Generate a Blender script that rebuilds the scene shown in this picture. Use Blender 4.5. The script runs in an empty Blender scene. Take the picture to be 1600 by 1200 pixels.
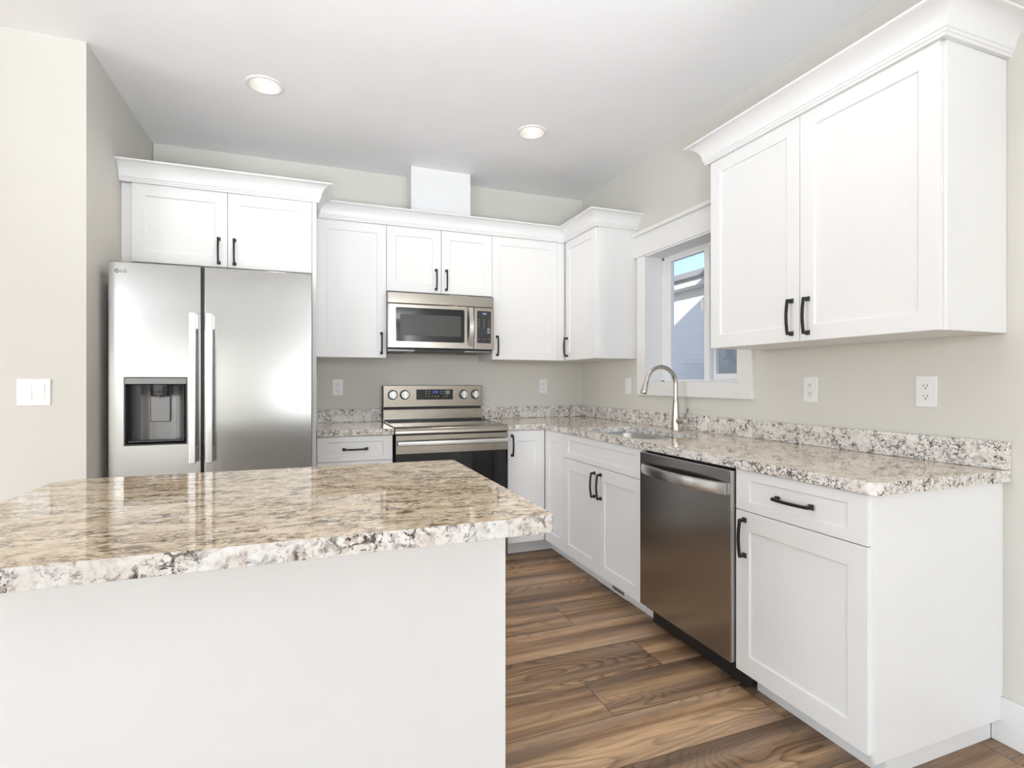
import bpy, bmesh, math, random
from mathutils import Vector, Matrix

S = bpy.context.scene
COL = S.collection
R = math.radians

# ------------------------------------------------------------------ camera
cam_data = bpy.data.cameras.new('camera')
cam = bpy.data.objects.new('camera', cam_data)
COL.objects.link(cam)
cam.location = (-2.181, -4.0206, 1.2084)
cam.rotation_euler = (R(90), 0, -0.3586)
cam_data.sensor_width = 36.0
cam_data.lens = 827.6 / 1600 * 36.0
cam_data.shift_x = 0.0038
cam_data.shift_y = -0.0023
cam_data.clip_start = 0.05
S.camera = cam

# ------------------------------------------------------------------ view
S.view_settings.view_transform = 'Standard'
S.view_settings.look = 'None'
S.view_settings.exposure = 0.02
S.view_settings.gamma = 1.0
S.view_settings.use_curve_mapping = False

# ------------------------------------------------------------------ world: sky
W = bpy.data.worlds.new('sky')
S.world = W
W.use_nodes = True
wn = W.node_tree.nodes
wl = W.node_tree.links
bg = wn['Background']
sky = wn.new('ShaderNodeTexSky')
sky.sky_type = 'NISHITA'
sky.sun_disc = False
sky.sun_elevation = R(38)
sky.sun_rotation = R(243)
sky.air_density = 0.9
sky.dust_density = 0.5
sky.ozone_density = 1.6
wl.new(sky.outputs[0], bg.inputs['Color'])
bg.inputs['Strength'].default_value = 0.26

# ------------------------------------------------------------------ lights
def light(kind, name, loc, rot, energy, color, **kw):
    d = bpy.data.lights.new(name, kind)
    d.energy = energy
    d.color = color
    for k, v in kw.items():
        setattr(d, k, v)
    o = bpy.data.objects.new(name, d)
    COL.objects.link(o)
    o.location = loc
    o.rotation_euler = rot
    return o

# sun: comes from behind the house, over the roof, onto the neighbour's wall
sun_dir = Vector((1.0, 0.46, -0.45)).normalized()
sun = light('SUN', 'sun', (0, 0, 9), (0, 0, 0), 4.6, (1.0, 0.96, 0.9), angle=R(0.53))
sun.rotation_euler = (-sun_dir).to_track_quat('Z', 'Y').to_euler()
DAY = (0.90, 0.96, 1.03)
FILL_COL = (0.91, 0.96, 1.02)
# daylight through the glazing of the living room behind the camera
light('AREA', 'daylight_patio_door', (-5.5, -12.93, 1.12), (R(82), 0, 0), 30, DAY, shape='RECTANGLE', size=2.5, size_y=2.0)
light('AREA', 'daylight_rear_window', (-1.55, -12.93, 1.45), (R(82), 0, 0), 18, DAY, shape='RECTANGLE', size=1.7, size_y=1.4)
light('AREA', 'daylight_side_window', (-6.93, -8.95, 1.45), (R(78), 0, R(-90)), 78, DAY, shape='RECTANGLE', size=3.2, size_y=1.4)
light('AREA', 'side_fill_area', (-6.93, -3.2, 1.08), (R(90), 0, R(-90)), 74, DAY, shape='RECTANGLE', size=2.4, size_y=2.0)  # added side fill at an unseen, made-up door, for the right-hand fronts
# added fill points behind the camera, no fixtures there; they brighten the kitchen
for gx, gy, ge in ((-0.62, -9.3, 200), (-6.5, -9.3, 180)):
    light('POINT', 'rear_fill_point', (gx, gy, 2.30), (0, 0, 0), ge, FILL_COL, shadow_soft_size=0.30)
# added fill spots above the frame, no fixtures built; brighten counters, floor and island
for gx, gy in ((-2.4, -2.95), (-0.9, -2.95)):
    light('SPOT', 'down_spot', (gx, gy, 2.735), (0, 0, 0), 8, (1.0, 0.90, 0.78), spot_size=R(140), spot_blend=0.9, shadow_soft_size=0.06)
# added fill spot behind the camera, no floor lamp there; lifts the kitchen ceiling
d = Vector((-1.85, -2.45, 2.755)) - Vector((-2.2, -4.5, 0.98))
light('SPOT', 'ceiling_fill_spot', (-2.2, -4.5, 0.98), d.to_track_quat('-Z', 'Y').to_euler(), 350, FILL_COL, spot_size=R(84), spot_blend=1.0, shadow_soft_size=0.30)

# ------------------------------------------------------------------ materials
def new_mat(name):
    m = bpy.data.materials.new(name)
    m.use_nodes = True
    nt = m.node_tree
    return m, nt, nt.nodes['Principled BSDF'], nt.nodes, nt.links

def simple(name, col, rough=0.5, metal=0.0, spec=0.5, coat=0.0, emit=None, es=0.0):
    m, nt, b, n, l = new_mat(name)
    b.inputs['Base Color'].default_value = (*col, 1)
    b.inputs['Roughness'].default_value = rough
    b.inputs['Metallic'].default_value = metal
    b.inputs['Specular IOR Level'].default_value = spec
    b.inputs['Coat Weight'].default_value = coat
    if emit:
        b.inputs['Emission Color'].default_value = (*emit, 1)
        b.inputs['Emission Strength'].default_value = es
    return m

def node(n, t, **kw):
    x = n.new(t)
    for k, v in kw.items():
        setattr(x, k, v)
    return x

def ramp(n, stops, interp='LINEAR'):
    r = n.new('ShaderNodeValToRGB')
    r.color_ramp.interpolation = interp
    e = r.color_ramp.elements
    while len(e) < len(stops):
        e.new(0.5)
    for i, (p, c) in enumerate(stops):
        e[i].position = p
        e[i].color = (*c, 1) if len(c) == 3 else c
    return r

def paint(name, col, rough=0.55, bump=0.02, scale=220, spec=0.3):
    m, nt, b, n, l = new_mat(name)
    b.inputs['Roughness'].default_value = rough
    b.inputs['Specular IOR Level'].default_value = spec
    tc = n.new('ShaderNodeTexCoord')
    no = node(n, 'ShaderNodeTexNoise')
    no.inputs['Scale'].default_value = 3.0
    no.inputs['Detail'].default_value = 3
    l.new(tc.outputs['Object'], no.inputs['Vector'])
    rp = ramp(n, [(0.3, tuple(c * 0.985 for c in col)), (0.7, tuple(min(1, c * 1.01) for c in col))])
    l.new(no.outputs['Fac'], rp.inputs['Fac'])
    l.new(rp.outputs['Color'], b.inputs['Base Color'])
    if bump:
        nb = node(n, 'ShaderNodeTexNoise')
        nb.inputs['Scale'].default_value = scale
        l.new(tc.outputs['Object'], nb.inputs['Vector'])
        bp = n.new('ShaderNodeBump')
        bp.inputs['Strength'].default_value = bump
        bp.inputs['Distance'].default_value = 0.002
        l.new(nb.outputs['Fac'], bp.inputs['Height'])
        l.new(bp.outputs['Normal'], b.inputs['Normal'])
    return m

def steel(name, col, rough, vertical_axis='Z', aniso=0.6, streak=0.03):
    """brushed stainless: fine horizontal brushing lines in the roughness and colour"""
    m, nt, b, n, l = new_mat(name)
    b.inputs['Metallic'].default_value = 1.0
    b.inputs['Roughness'].default_value = rough
    b.inputs['Anisotropic'].default_value = aniso
    tg = n.new('ShaderNodeTangent')
    tg.direction_type = 'RADIAL'
    tg.axis = vertical_axis
    l.new(tg.outputs['Tangent'], b.inputs['Tangent'])
    tc = n.new('ShaderNodeTexCoord')
    mp = n.new('ShaderNodeMapping')
    mp.inputs['Scale'].default_value = (6, 6, 900)
    l.new(tc.outputs['Object'], mp.inputs['Vector'])
    no = node(n, 'ShaderNodeTexNoise')
    no.inputs['Scale'].default_value = 1.0
    no.inputs['Detail'].default_value = 2
    l.new(mp.outputs['Vector'], no.inputs['Vector'])
    rp = ramp(n, [(0.3, tuple(c * (1 - streak) for c in col)), (0.7, tuple(min(1, c * (1 + streak)) for c in col))])
    l.new(no.outputs['Fac'], rp.inputs['Fac'])
    l.new(rp.outputs['Color'], b.inputs['Base Color'])
    mr = n.new('ShaderNodeMapRange')
    mr.inputs['To Min'].default_value = rough * 0.92
    mr.inputs['To Max'].default_value = rough * 1.1
    l.new(no.outputs['Fac'], mr.inputs['Value'])
    l.new(mr.outputs['Result'], b.inputs['Roughness'])
    return m

def granite(name, cols, cell=75.0, dark=0.5, rough=0.06, seed=0.0, brown=0.5, warp=0.022, fleck=150.0, grain=(1, 1, 1)):
    """cloudy crystals, thin dark borders between them, brown halos and clusters of near-black flecks"""
    m, nt, b, n, l = new_mat(name)
    b.inputs['Roughness'].default_value = rough
    b.inputs['Specular IOR Level'].default_value = 0.5
    tc = n.new('ShaderNodeTexCoord')
    mp = n.new('ShaderNodeMapping')
    mp.inputs['Location'].default_value = (seed, seed * 0.7, seed * 1.3)
    mp.inputs['Scale'].default_value = grain
    l.new(tc.outputs['Object'], mp.inputs['Vector'])
    P0 = mp.outputs['Vector']
    def noise(scale, detail, rgh=0.5, dist=0.0, vec=None):
        x = node(n, 'ShaderNodeTexNoise')
        x.inputs['Scale'].default_value = scale
        x.inputs['Detail'].default_value = detail
        x.inputs['Roughness'].default_value = rgh
        x.inputs['Distortion'].default_value = dist
        l.new(vec or P0, x.inputs['Vector'])
        return x
    def mul(a, c):
        x = node(n, 'ShaderNodeMath', operation='MULTIPLY')
        l.new(a, x.inputs[0])
        if isinstance(c, float):
            x.inputs[1].default_value = c
        else:
            l.new(c, x.inputs[1])
        return x.outputs[0]
    def mix(fac, a, c, blend='MIX'):
        x = node(n, 'ShaderNodeMix', data_type='RGBA', blend_type=blend)
        if isinstance(fac, float):
            x.inputs[0].default_value = fac
        else:
            l.new(fac, x.inputs[0])
        l.new(a, x.inputs[6])
        if isinstance(c, tuple):
            x.inputs[7].default_value = (*c, 1)
        else:
            l.new(c, x.inputs[7])
        return x.outputs[2]
    wpn = noise(38, 5, 0.6)
    sub = node(n, 'ShaderNodeVectorMath', operation='SUBTRACT')
    l.new(wpn.outputs['Color'], sub.inputs[0])
    sub.inputs[1].default_value = (0.5, 0.5, 0.5)
    sc = node(n, 'ShaderNodeVectorMath', operation='SCALE')
    sc.inputs['Scale'].default_value = warp * 2
    l.new(sub.outputs[0], sc.inputs[0])
    add = node(n, 'ShaderNodeVectorMath', operation='ADD')
    l.new(P0, add.inputs[0])
    l.new(sc.outputs[0], add.inputs[1])
    PW = add.outputs[0]
    # crystals: a tone per cell, clouded by noise
    v1 = node(n, 'ShaderNodeTexVoronoi', feature='F1')
    v1.inputs['Scale'].default_value = cell
    l.new(PW, v1.inputs['Vector'])
    sep = n.new('ShaderNodeSeparateColor')
    l.new(v1.outputs['Color'], sep.inputs['Color'])
    cl = noise(55, 6, 0.65)
    tone = node(n, 'ShaderNodeMix', data_type='FLOAT')
    tone.inputs[0].default_value = 0.55
    l.new(sep.outputs['Red'], tone.inputs[2])
    l.new(cl.outputs['Fac'], tone.inputs[3])
    rc = ramp(n, [(0.20, cols[0]), (0.45, cols[1]), (0.66, cols[2]), (0.82, cols[3])])
    l.new(tone.outputs[0], rc.inputs['Fac'])
    nd = noise(6, 4)
    rd = ramp(n, [(0.38, cols[4]), (0.62, cols[5])])
    l.new(nd.outputs['Fac'], rd.inputs['Fac'])
    col = mix(1.0, rc.outputs['Color'], rd.outputs['Color'], 'MULTIPLY')
    # clusters where the dark minerals gather
    nc = noise(13, 6, 0.62)
    lo = 0.60 - 0.20 * dark
    rm = ramp(n, [(lo, (0.16, 0.16, 0.16)), (lo + 0.13, (1, 1, 1))])
    l.new(nc.outputs['Fac'], rm.inputs['Fac'])
    # brown halos
    nb = noise(fleck * 0.42, 5, 0.6, 0.8)
    rb = ramp(n, [(0.50, (0, 0, 0)), (0.60, (1, 1, 1))])
    l.new(nb.outputs['Fac'], rb.inputs['Fac'])
    col = mix(mul(mul(rb.outputs['Color'], rm.outputs['Color']), brown), col, (0.255, 0.165, 0.100))
    # borders between crystals
    v2 = node(n, 'ShaderNodeTexVoronoi', feature='DISTANCE_TO_EDGE')
    v2.inputs['Scale'].default_value = cell * 0.75
    l.new(PW, v2.inputs['Vector'])
    rv = ramp(n, [(0.0, (1, 1, 1)), (0.045, (0.85, 0.85, 0.85)), (0.11, (0, 0, 0))])
    l.new(v2.outputs['Distance'], rv.inputs['Fac'])
    thin = noise(30, 4, 0.6)
    rt = ramp(n, [(0.44, (0, 0, 0)), (0.56, (1, 1, 1))])
    l.new(thin.outputs['Fac'], rt.inputs['Fac'])
    col = mix(mul(mul(rv.outputs['Color'], rm.outputs['Color']), rt.outputs['Color']), col, (0.060, 0.042, 0.036))
    # near-black flecks
    nf = noise(fleck, 4, 0.55, 1.0)
    rf = ramp(n, [(0.570, (0, 0, 0)), (0.612, (1, 1, 1))])
    l.new(nf.outputs['Fac'], rf.inputs['Fac'])
    col = mix(mul(rf.outputs['Color'], rm.outputs['Color']), col, (0.062, 0.038, 0.025))
    l.new(col, b.inputs['Base Color'])
    return m

def wood_floor():
    m, nt, b, n, l = new_mat('plank_floor')
    b.inputs['Specular IOR Level'].default_value = 0.4
    uv = node(n, 'ShaderNodeUVMap', uv_map='plank_uv')
    at = node(n, 'ShaderNodeAttribute', attribute_name='plank_tone')
    sx = n.new('ShaderNodeSeparateXYZ')
    l.new(uv.outputs['UV'], sx.inputs[0])
    # offset every plank's grain by its own tone
    off = node(n, 'ShaderNodeVectorMath', operation='SCALE')
    off.inputs['Scale'].default_value = 37.0
    l.new(at.outputs['Color'], off.inputs[0])
    def stretched(scale, sc3, detail, rough=0.55, dist=0.0):
        ad = node(n, 'ShaderNodeVectorMath', operation='ADD')
        l.new(uv.outputs['UV'], ad.inputs[0])
        l.new(off.outputs[0], ad.inputs[1])
        mp = n.new('ShaderNodeMapping')
        mp.inputs['Scale'].default_value = sc3
        l.new(ad.outputs[0], mp.inputs['Vector'])
        no = node(n, 'ShaderNodeTexNoise')
        no.inputs['Scale'].default_value = scale
        no.inputs['Detail'].default_value = detail
        no.inputs['Roughness'].default_value = rough
        no.inputs['Distortion'].default_value = dist
        l.new(mp.outputs['Vector'], no.inputs['Vector'])
        return no
    # broad light / dark bands running along the plank
    band = stretched(1.0, (0.50, 12.0, 1.0), 3.0)
    rb = ramp(n, [(0.30, (0.100, 0.060, 0.039)), (0.42, (0.215, 0.129, 0.075)), (0.53, (0.370, 0.226, 0.124)), (0.67, (0.570, 0.378, 0.222))])
    l.new(band.outputs['Fac'], rb.inputs['Fac'])
    # cathedral figure: contour lines of a stretched field
    cf = stretched(1.0, (1.15, 7.0, 1.0), 1.5, 0.4, 0.25)
    mu = node(n, 'ShaderNodeMath', operation='MULTIPLY')
    mu.inputs[1].default_value = 24.0
    l.new(cf.outputs['Fac'], mu.inputs[0])
    fr = node(n, 'ShaderNodeMath', operation='FRACT')
    l.new(mu.outputs[0], fr.inputs[0])
    rr = ramp(n, [(0.0, (0.42, 0.40, 0.38)), (0.20, (0.80, 0.79, 0.78)), (0.5, (1.12, 1.12, 1.12)), (0.90, (1.0, 1.0, 1.0)), (1.0, (0.44, 0.42, 0.40))])
    l.new(fr.outputs[0], rr.inputs['Fac'])
    fmask = stretched(1.0, (0.8, 6.0, 1.0), 1.0)
    rmk = ramp(n, [(0.40, (0.15, 0.15, 0.15)), (0.60, (1, 1, 1))])
    l.new(fmask.outputs['Fac'], rmk.inputs['Fac'])
    m1 = node(n, 'ShaderNodeMix', data_type='RGBA', blend_type='MULTIPLY')
    l.new(rmk.outputs['Color'], m1.inputs[0])
    l.new(rb.outputs['Color'], m1.inputs[6])
    l.new(rr.outputs['Color'], m1.inputs[7])
    # fine pores
    po = stretched(1.0, (6.0, 260.0, 1.0), 3.0, 0.7)
    rp = ramp(n, [(0.30, (0.52, 0.51, 0.50)), (0.52, (1.0, 1.0, 1.0)), (0.72, (1.18, 1.18, 1.18))])
    l.new(po.outputs['Fac'], rp.inputs['Fac'])
    m2 = node(n, 'ShaderNodeMix', data_type='RGBA', blend_type='MULTIPLY')
    m2.inputs[0].default_value = 0.9
    l.new(m1.outputs[2], m2.inputs[6])
    l.new(rp.outputs['Color'], m2.inputs[7])
    # grey cast here and there
    gm = stretched(1.0, (0.7, 9.0, 1.0), 2.0)
    rg = ramp(n, [(0.45, (0, 0, 0)), (0.68, (0.6, 0.6, 0.6))])
    l.new(gm.outputs['Fac'], rg.inputs['Fac'])
    m3 = node(n, 'ShaderNodeMix', data_type='RGBA')
    l.new(rg.outputs['Color'], m3.inputs[0])
    l.new(m2.outputs[2], m3.inputs[6])
    m3.inputs[7].default_value = (0.255, 0.190, 0.150, 1)
    # tone per plank
    sp = n.new('ShaderNodeSeparateColor')
    l.new(at.outputs['Color'], sp.inputs['Color'])
    mr = n.new('ShaderNodeMapRange')
    mr.inputs['To Min'].default_value = 0.94
    mr.inputs['To Max'].default_value = 1.26
    l.new(sp.outputs['Green'], mr.inputs['Value'])
    m4 = node(n, 'ShaderNodeVectorMath', operation='SCALE')
    l.new(m3.outputs[2], m4.inputs[0])
    l.new(mr.outputs['Result'], m4.inputs['Scale'])
    # dark line where planks meet
    def edge(out, lo, hi):
        a = node(n, 'ShaderNodeMath', operation='COMPARE')
        a.inputs[1].default_value = lo
        a.inputs[2].default_value = hi
        l.new(out, a.inputs[0])
        return a.outputs[0]
    e_uv = node(n, 'ShaderNodeUVMap', uv_map='edge_uv')
    es = n.new('ShaderNodeSeparateXYZ')
    l.new(e_uv.outputs['UV'], es.inputs[0])
    mn = node(n, 'ShaderNodeMath', operation='MINIMUM')
    l.new(es.outputs['X'], mn.inputs[0])
    l.new(es.outputs['Y'], mn.inputs[1])
    # edge_uv holds distance from the middle; close to 0 at the joint
    re = ramp(n, [(0.0, (0.35, 0.35, 0.35)), (0.0014, (0.45, 0.45, 0.45)), (0.0028, (1, 1, 1))])
    l.new(mn.outputs[0], re.inputs['Fac'])
    m5 = node(n, 'ShaderNodeMix', data_type='RGBA', blend_type='MULTIPLY')
    m5.inputs[0].default_value = 1.0
    l.new(m4.outputs[0], m5.inputs[6])
    l.new(re.outputs['Color'], m5.inputs[7])
    l.new(m5.outputs[2], b.inputs['Base Color'])
    mr2 = n.new('ShaderNodeMapRange')
    mr2.inputs['To Min'].default_value = 0.36
    mr2.inputs['To Max'].default_value = 0.52
    l.new(po.outputs['Fac'], mr2.inputs['Value'])
    l.new(mr2.outputs['Result'], b.inputs['Roughness'])
    bp = n.new('ShaderNodeBump')
    bp.inputs['Strength'].default_value = 0.12
    bp.inputs['Distance'].default_value = 0.002
    l.new(po.outputs['Fac'], bp.inputs['Height'])
    l.new(bp.outputs['Normal'], b.inputs['Normal'])
    return m

def glass(name, tint=(1, 1, 1), refl=0.08):
    m, nt, b, n, l = new_mat(name)
    out = n['Material Output']
    n.remove(b)
    t = n.new('ShaderNodeBsdfTransparent')
    t.inputs['Color'].default_value = (*tint, 1)
    g = n.new('ShaderNodeBsdfGlossy')
    g.inputs['Roughness'].default_value = 0.01
    mx = n.new('ShaderNodeMixShader')
    mx.inputs[0].default_value = refl
    l.new(t.outputs[0], mx.inputs[1])
    l.new(g.outputs[0], mx.inputs[2])
    l.new(mx.outputs[0], out.inputs['Surface'])
    return m

def screen_mat():
    m, nt, b, n, l = new_mat('insect_mesh')
    out = n['Material Output']
    b.inputs['Base Color'].default_value = (0.17, 0.19, 0.22, 1)
    b.inputs['Roughness'].default_value = 0.8
    t = n.new('ShaderNodeBsdfTransparent')
    mx = n.new('ShaderNodeMixShader')
    mx.inputs[0].default_value = 0.3
    l.new(t.outputs[0], mx.inputs[1])
    l.new(b.outputs[0], mx.inputs[2])
    l.new(mx.outputs[0], out.inputs['Surface'])
    return m

def siding(name, col):
    m, nt, b, n, l = new_mat(name)
    b.inputs['Roughness'].default_value = 0.6
    tc = n.new('ShaderNodeTexCoord')
    sx = n.new('ShaderNodeSeparateXYZ')
    l.new(tc.outputs['Object'], sx.inputs[0])
    mu = node(n, 'ShaderNodeMath', operation='MULTIPLY')
    mu.inputs[1].default_value = 1 / 0.165
    l.new(sx.outputs['Z'], mu.inputs[0])
    fr = node(n, 'ShaderNodeMath', operation='FRACT')
    l.new(mu.outputs[0], fr.inputs[0])
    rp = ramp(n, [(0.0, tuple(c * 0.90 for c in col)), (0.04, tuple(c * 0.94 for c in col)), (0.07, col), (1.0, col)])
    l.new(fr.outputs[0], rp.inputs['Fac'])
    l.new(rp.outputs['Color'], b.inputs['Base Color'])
    return m

M = {}
M['wall'] = paint('wall_paint', (0.690, 0.672, 0.622), 0.6, 0.03)
M['ceiling'] = paint('ceiling_paint', (0.92, 0.922, 0.93), 0.7, 0.03)
M['cab'] = paint('cabinet_white', (0.845, 0.845, 0.845), 0.38, 0.0, spec=0.45)
M['trim'] = paint('trim_white', (0.82, 0.82, 0.81), 0.42, 0.0, spec=0.4)
M['black'] = simple('matte_black_metal', (0.018, 0.017, 0.018), 0.42, 0.4)
M['steel'] = steel('brushed_stainless', (0.35, 0.32, 0.28), 0.20, aniso=0.4)
M['steel_fridge'] = steel('brushed_stainless_fridge', (0.425, 0.42, 0.41), 0.20, aniso=0.3)
M['steel_dark'] = steel('brushed_stainless_warm', (0.47, 0.46, 0.45), 0.22, aniso=0.4)
M['steel_bright'] = steel('polished_bar_steel', (0.66, 0.66, 0.66), 0.24, aniso=0.3)
M['nickel'] = simple('brushed_nickel', (0.56, 0.52, 0.47), 0.24, 1.0)
M['sinksteel'] = simple('sink_steel', (0.60, 0.60, 0.60), 0.28, 1.0)
M['blackglass'] = simple('black_glass', (0.008, 0.008, 0.010), 0.04, 0.0, 0.5)
M['blackplastic'] = simple('black_plastic', (0.02, 0.02, 0.022), 0.35)
M['darkgrey'] = simple('dark_grey_steel', (0.11, 0.11, 0.115), 0.5, 0.3)
M['dispenser'] = simple('dispenser_grey', (0.20, 0.195, 0.195), 0.33, 0.7)
M['dispenser_dark'] = simple('dispenser_dark', (0.035, 0.034, 0.036), 0.3, 0.2)
M['mw_mesh'] = simple('oven_screen', (0.060, 0.061, 0.057), 0.3, 0.0, 0.35)
M['mark'] = simple('printed_grey', (0.30, 0.30, 0.33), 0.5)
M['logo_grey'] = simple('logo_grey', (0.17, 0.165, 0.16), 0.4)
M['logo_light'] = simple('logo_light', (0.85, 0.84, 0.82), 0.3)
M['led'] = simple('clock_led', (0.1, 0.1, 0.3), 0.4, emit=(0.45, 0.50, 1.0), es=1.6)
M['led_dim'] = simple('clock_led_blue', (0.05, 0.05, 0.3), 0.4, emit=(0.18, 0.18, 0.95), es=1.0)
M['plastic'] = simple('white_plastic', (0.85, 0.85, 0.85), 0.3)
M['slot'] = simple('dark_slot', (0.05, 0.05, 0.05), 0.6)
M['bulb'] = simple('lamp_diffuser', (0.9, 0.88, 0.85), 0.4, emit=(1.0, 0.93, 0.84), es=3.0)
M['baffle'] = simple('lamp_baffle', (0.74, 0.72, 0.69), 0.5)
M['vinyl'] = simple('vinyl_white', (0.84, 0.85, 0.86), 0.35)
M['glass'] = glass('window_glass')
M['screen'] = screen_mat()
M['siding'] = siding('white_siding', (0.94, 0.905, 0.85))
M['shingle'] = paint('roof_shingle', (0.30, 0.29, 0.30), 0.9, 0.3, 40)
M['gutter'] = simple('gutter_white', (0.80, 0.76, 0.68), 0.5)
M['ground'] = paint('outside_ground', (0.55, 0.54, 0.52), 0.9, 0.2, 30)
M['bounce'] = paint('bounce_floor_pale', (0.60, 0.57, 0.52), 0.95, 0.2, 300)
M['floor'] = wood_floor()
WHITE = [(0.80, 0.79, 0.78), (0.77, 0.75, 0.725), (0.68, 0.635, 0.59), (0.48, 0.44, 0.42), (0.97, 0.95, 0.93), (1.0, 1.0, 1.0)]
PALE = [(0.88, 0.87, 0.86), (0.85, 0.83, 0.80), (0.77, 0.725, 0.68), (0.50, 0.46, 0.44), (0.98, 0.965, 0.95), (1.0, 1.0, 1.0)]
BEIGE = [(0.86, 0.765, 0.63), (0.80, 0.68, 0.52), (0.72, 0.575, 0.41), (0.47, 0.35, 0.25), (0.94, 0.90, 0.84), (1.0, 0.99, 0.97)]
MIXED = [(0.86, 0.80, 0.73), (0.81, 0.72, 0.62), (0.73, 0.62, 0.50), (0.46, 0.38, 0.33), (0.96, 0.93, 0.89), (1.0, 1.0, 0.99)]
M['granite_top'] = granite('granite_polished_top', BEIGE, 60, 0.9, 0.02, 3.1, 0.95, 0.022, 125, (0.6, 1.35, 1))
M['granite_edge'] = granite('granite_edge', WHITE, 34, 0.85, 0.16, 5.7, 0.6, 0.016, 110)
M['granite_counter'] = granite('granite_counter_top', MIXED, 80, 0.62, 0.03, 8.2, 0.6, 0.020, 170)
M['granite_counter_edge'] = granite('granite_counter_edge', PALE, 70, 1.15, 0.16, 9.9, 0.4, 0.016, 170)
M['granite_splash'] = granite('granite_splash', PALE, 52, 1.0, 0.12, 1.7, 0.3, 0.022, 140)

# ------------------------------------------------------------------ building helpers
ORG = {}

def thing(name, label, cat, loc, group=None, kind=None):
    o = bpy.data.objects.new(name, None)
    o.empty_display_size = 0.1
    COL.objects.link(o)
    o.location = loc
    o['label'] = label
    o['category'] = cat
    if group:
        o['group'] = group
    if kind:
        o['kind'] = kind
    ORG[o.name] = Vector(loc)
    return o

def tag(o, label, cat, group=None):
    o['label'] = label
    o['category'] = cat
    if group:
        o['group'] = group
    return o

class MB:
    """collects geometry (world coordinates) for ONE mesh object"""
    def __init__(self):
        self.bm = bmesh.new()
        self.mi = 0

    def face(self, pts):
        vs = [self.bm.verts.new(p) for p in pts]
        f = self.bm.faces.new(vs)
        f.material_index = self.mi
        return f

    def box(self, x0, x1, y0, y1, z0, z1):
        v = [self.bm.verts.new((x, y, z)) for x in (x0, x1) for y in (y0, y1) for z in (z0, z1)]
        for q in ((0, 1, 3, 2), (4, 6, 7, 5), (0, 4, 5, 1), (2, 3, 7, 6), (0, 2, 6, 4), (1, 5, 7, 3)):
            f = self.bm.faces.new([v[i] for i in q])
            f.material_index = self.mi
        return self

    def loft(self, loops, cap0=True, cap1=True, closed=True):
        rows = [[self.bm.verts.new(p) for p in lp] for lp in loops]
        n = len(rows[0])
        for a, b in zip(rows, rows[1:]):
            for i in range(n if closed else n - 1):
                j = (i + 1) % n
                f = self.bm.faces.new((a[i], a[j], b[j], b[i]))
                f.material_index = self.mi
        if cap0:
            self.bm.faces.new(rows[0]).material_index = self.mi
        if cap1:
            self.bm.faces.new(rows[-1][::-1]).material_index = self.mi
        return self

    def tube(self, path, radii, seg=16, cap=True):
        path = [Vector(p) for p in path]
        if not isinstance(radii, (list, tuple)):
            radii = [radii] * len(path)
        loops = []
        up = None
        for i, p in enumerate(path):
            t = (path[min(i + 1, len(path) - 1)] - path[max(i - 1, 0)]).normalized()
            if up is None:
                up = Vector((0, 0, 1)) if abs(t.z) < 0.9 else Vector((1, 0, 0))
            s = t.cross(up).normalized()
            up = s.cross(t).normalized()
            loops.append([p + radii[i] * (math.cos(2 * math.pi * k / seg) * s + math.sin(2 * math.pi * k / seg) * up) for k in range(seg)])
        return self.loft(loops, cap, cap)

    def build(self, name, mats, parent=None, bevel=0.0, seg=2, smooth=False, angle=35):
        bm = self.bm
        bmesh.ops.recalc_face_normals(bm, faces=bm.faces)
        if parent is not None:
            org = ORG[parent.name]
        else:
            xs = [v.co for v in bm.verts]
            org = Vector(((min(p.x for p in xs) + max(p.x for p in xs)) / 2, (min(p.y for p in xs) + max(p.y for p in xs)) / 2, min(p.z for p in xs)))
        bmesh.ops.translate(bm, verts=bm.verts, vec=-org)
        me = bpy.data.meshes.new(name)
        bm.to_mesh(me)
        bm.free()
        for m in (mats if isinstance(mats, (list, tuple)) else [mats]):
            me.materials.append(M[m])
        o = bpy.data.objects.new(name, me)
        COL.objects.link(o)
        if parent is not None:
            o.parent = parent
        else:
            o.location = org
        ORG[o.name] = org
        if smooth or bevel:
            me.polygons.foreach_set('use_smooth', [True] * len(me.polygons))
            me.set_sharp_from_angle(angle=R(angle))
        if bevel:
            bv = o.modifiers.new('bevel', 'BEVEL')
            bv.width = bevel
            bv.segments = seg
            bv.limit_method = 'ANGLE'
            bv.angle_limit = R(40)
            bv.harden_normals = True
        return o

def struct(name, mb, mats, parent=None, **kw):
    o = mb.build(name, mats, parent, **kw)
    if parent is None:
        o['kind'] = 'structure'
    return o

# faces of the two cabinet runs: B faces -y (along the back wall), R faces -x (along the right wall)
def P(face, F, a, d, z):
    """a along the wall, d behind the front plane F"""
    return (a, F + d, z) if face == 'B' else (F + d, a, z)

def fbox(mb, face, F, a0, a1, d0, d1, z0, z1):
    p, q = P(face, F, a0, d0, z0), P(face, F, a1, d1, z1)
    return mb.box(min(p[0], q[0]), max(p[0], q[0]), min(p[1], q[1]), max(p[1], q[1]), min(p[2], q[2]), max(p[2], q[2]))

def rrect(a0, a1, z0, z1, r, n=5):
    if a0 > a1:
        a0, a1 = a1, a0
    pts = []
    for cx, cz, s in ((a1 - r, z1 - r, 0), (a0 + r, z1 - r, 90), (a0 + r, z0 + r, 180), (a1 - r, z0 + r, 270)):
        for k in range(n + 1):
            t = R(s + 90 * k / n)
            pts.append((cx + r * math.cos(t), cz + r * math.sin(t)))
    return pts

def frprism(mb, face, F, a0, a1, z0, z1, r, d0, d1, n=5):
    lp = rrect(a0, a1, z0, z1, r, n)
    return mb.loft([[P(face, F, a, d0, z) for a, z in lp], [P(face, F, a, d1, z) for a, z in lp]])

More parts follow.
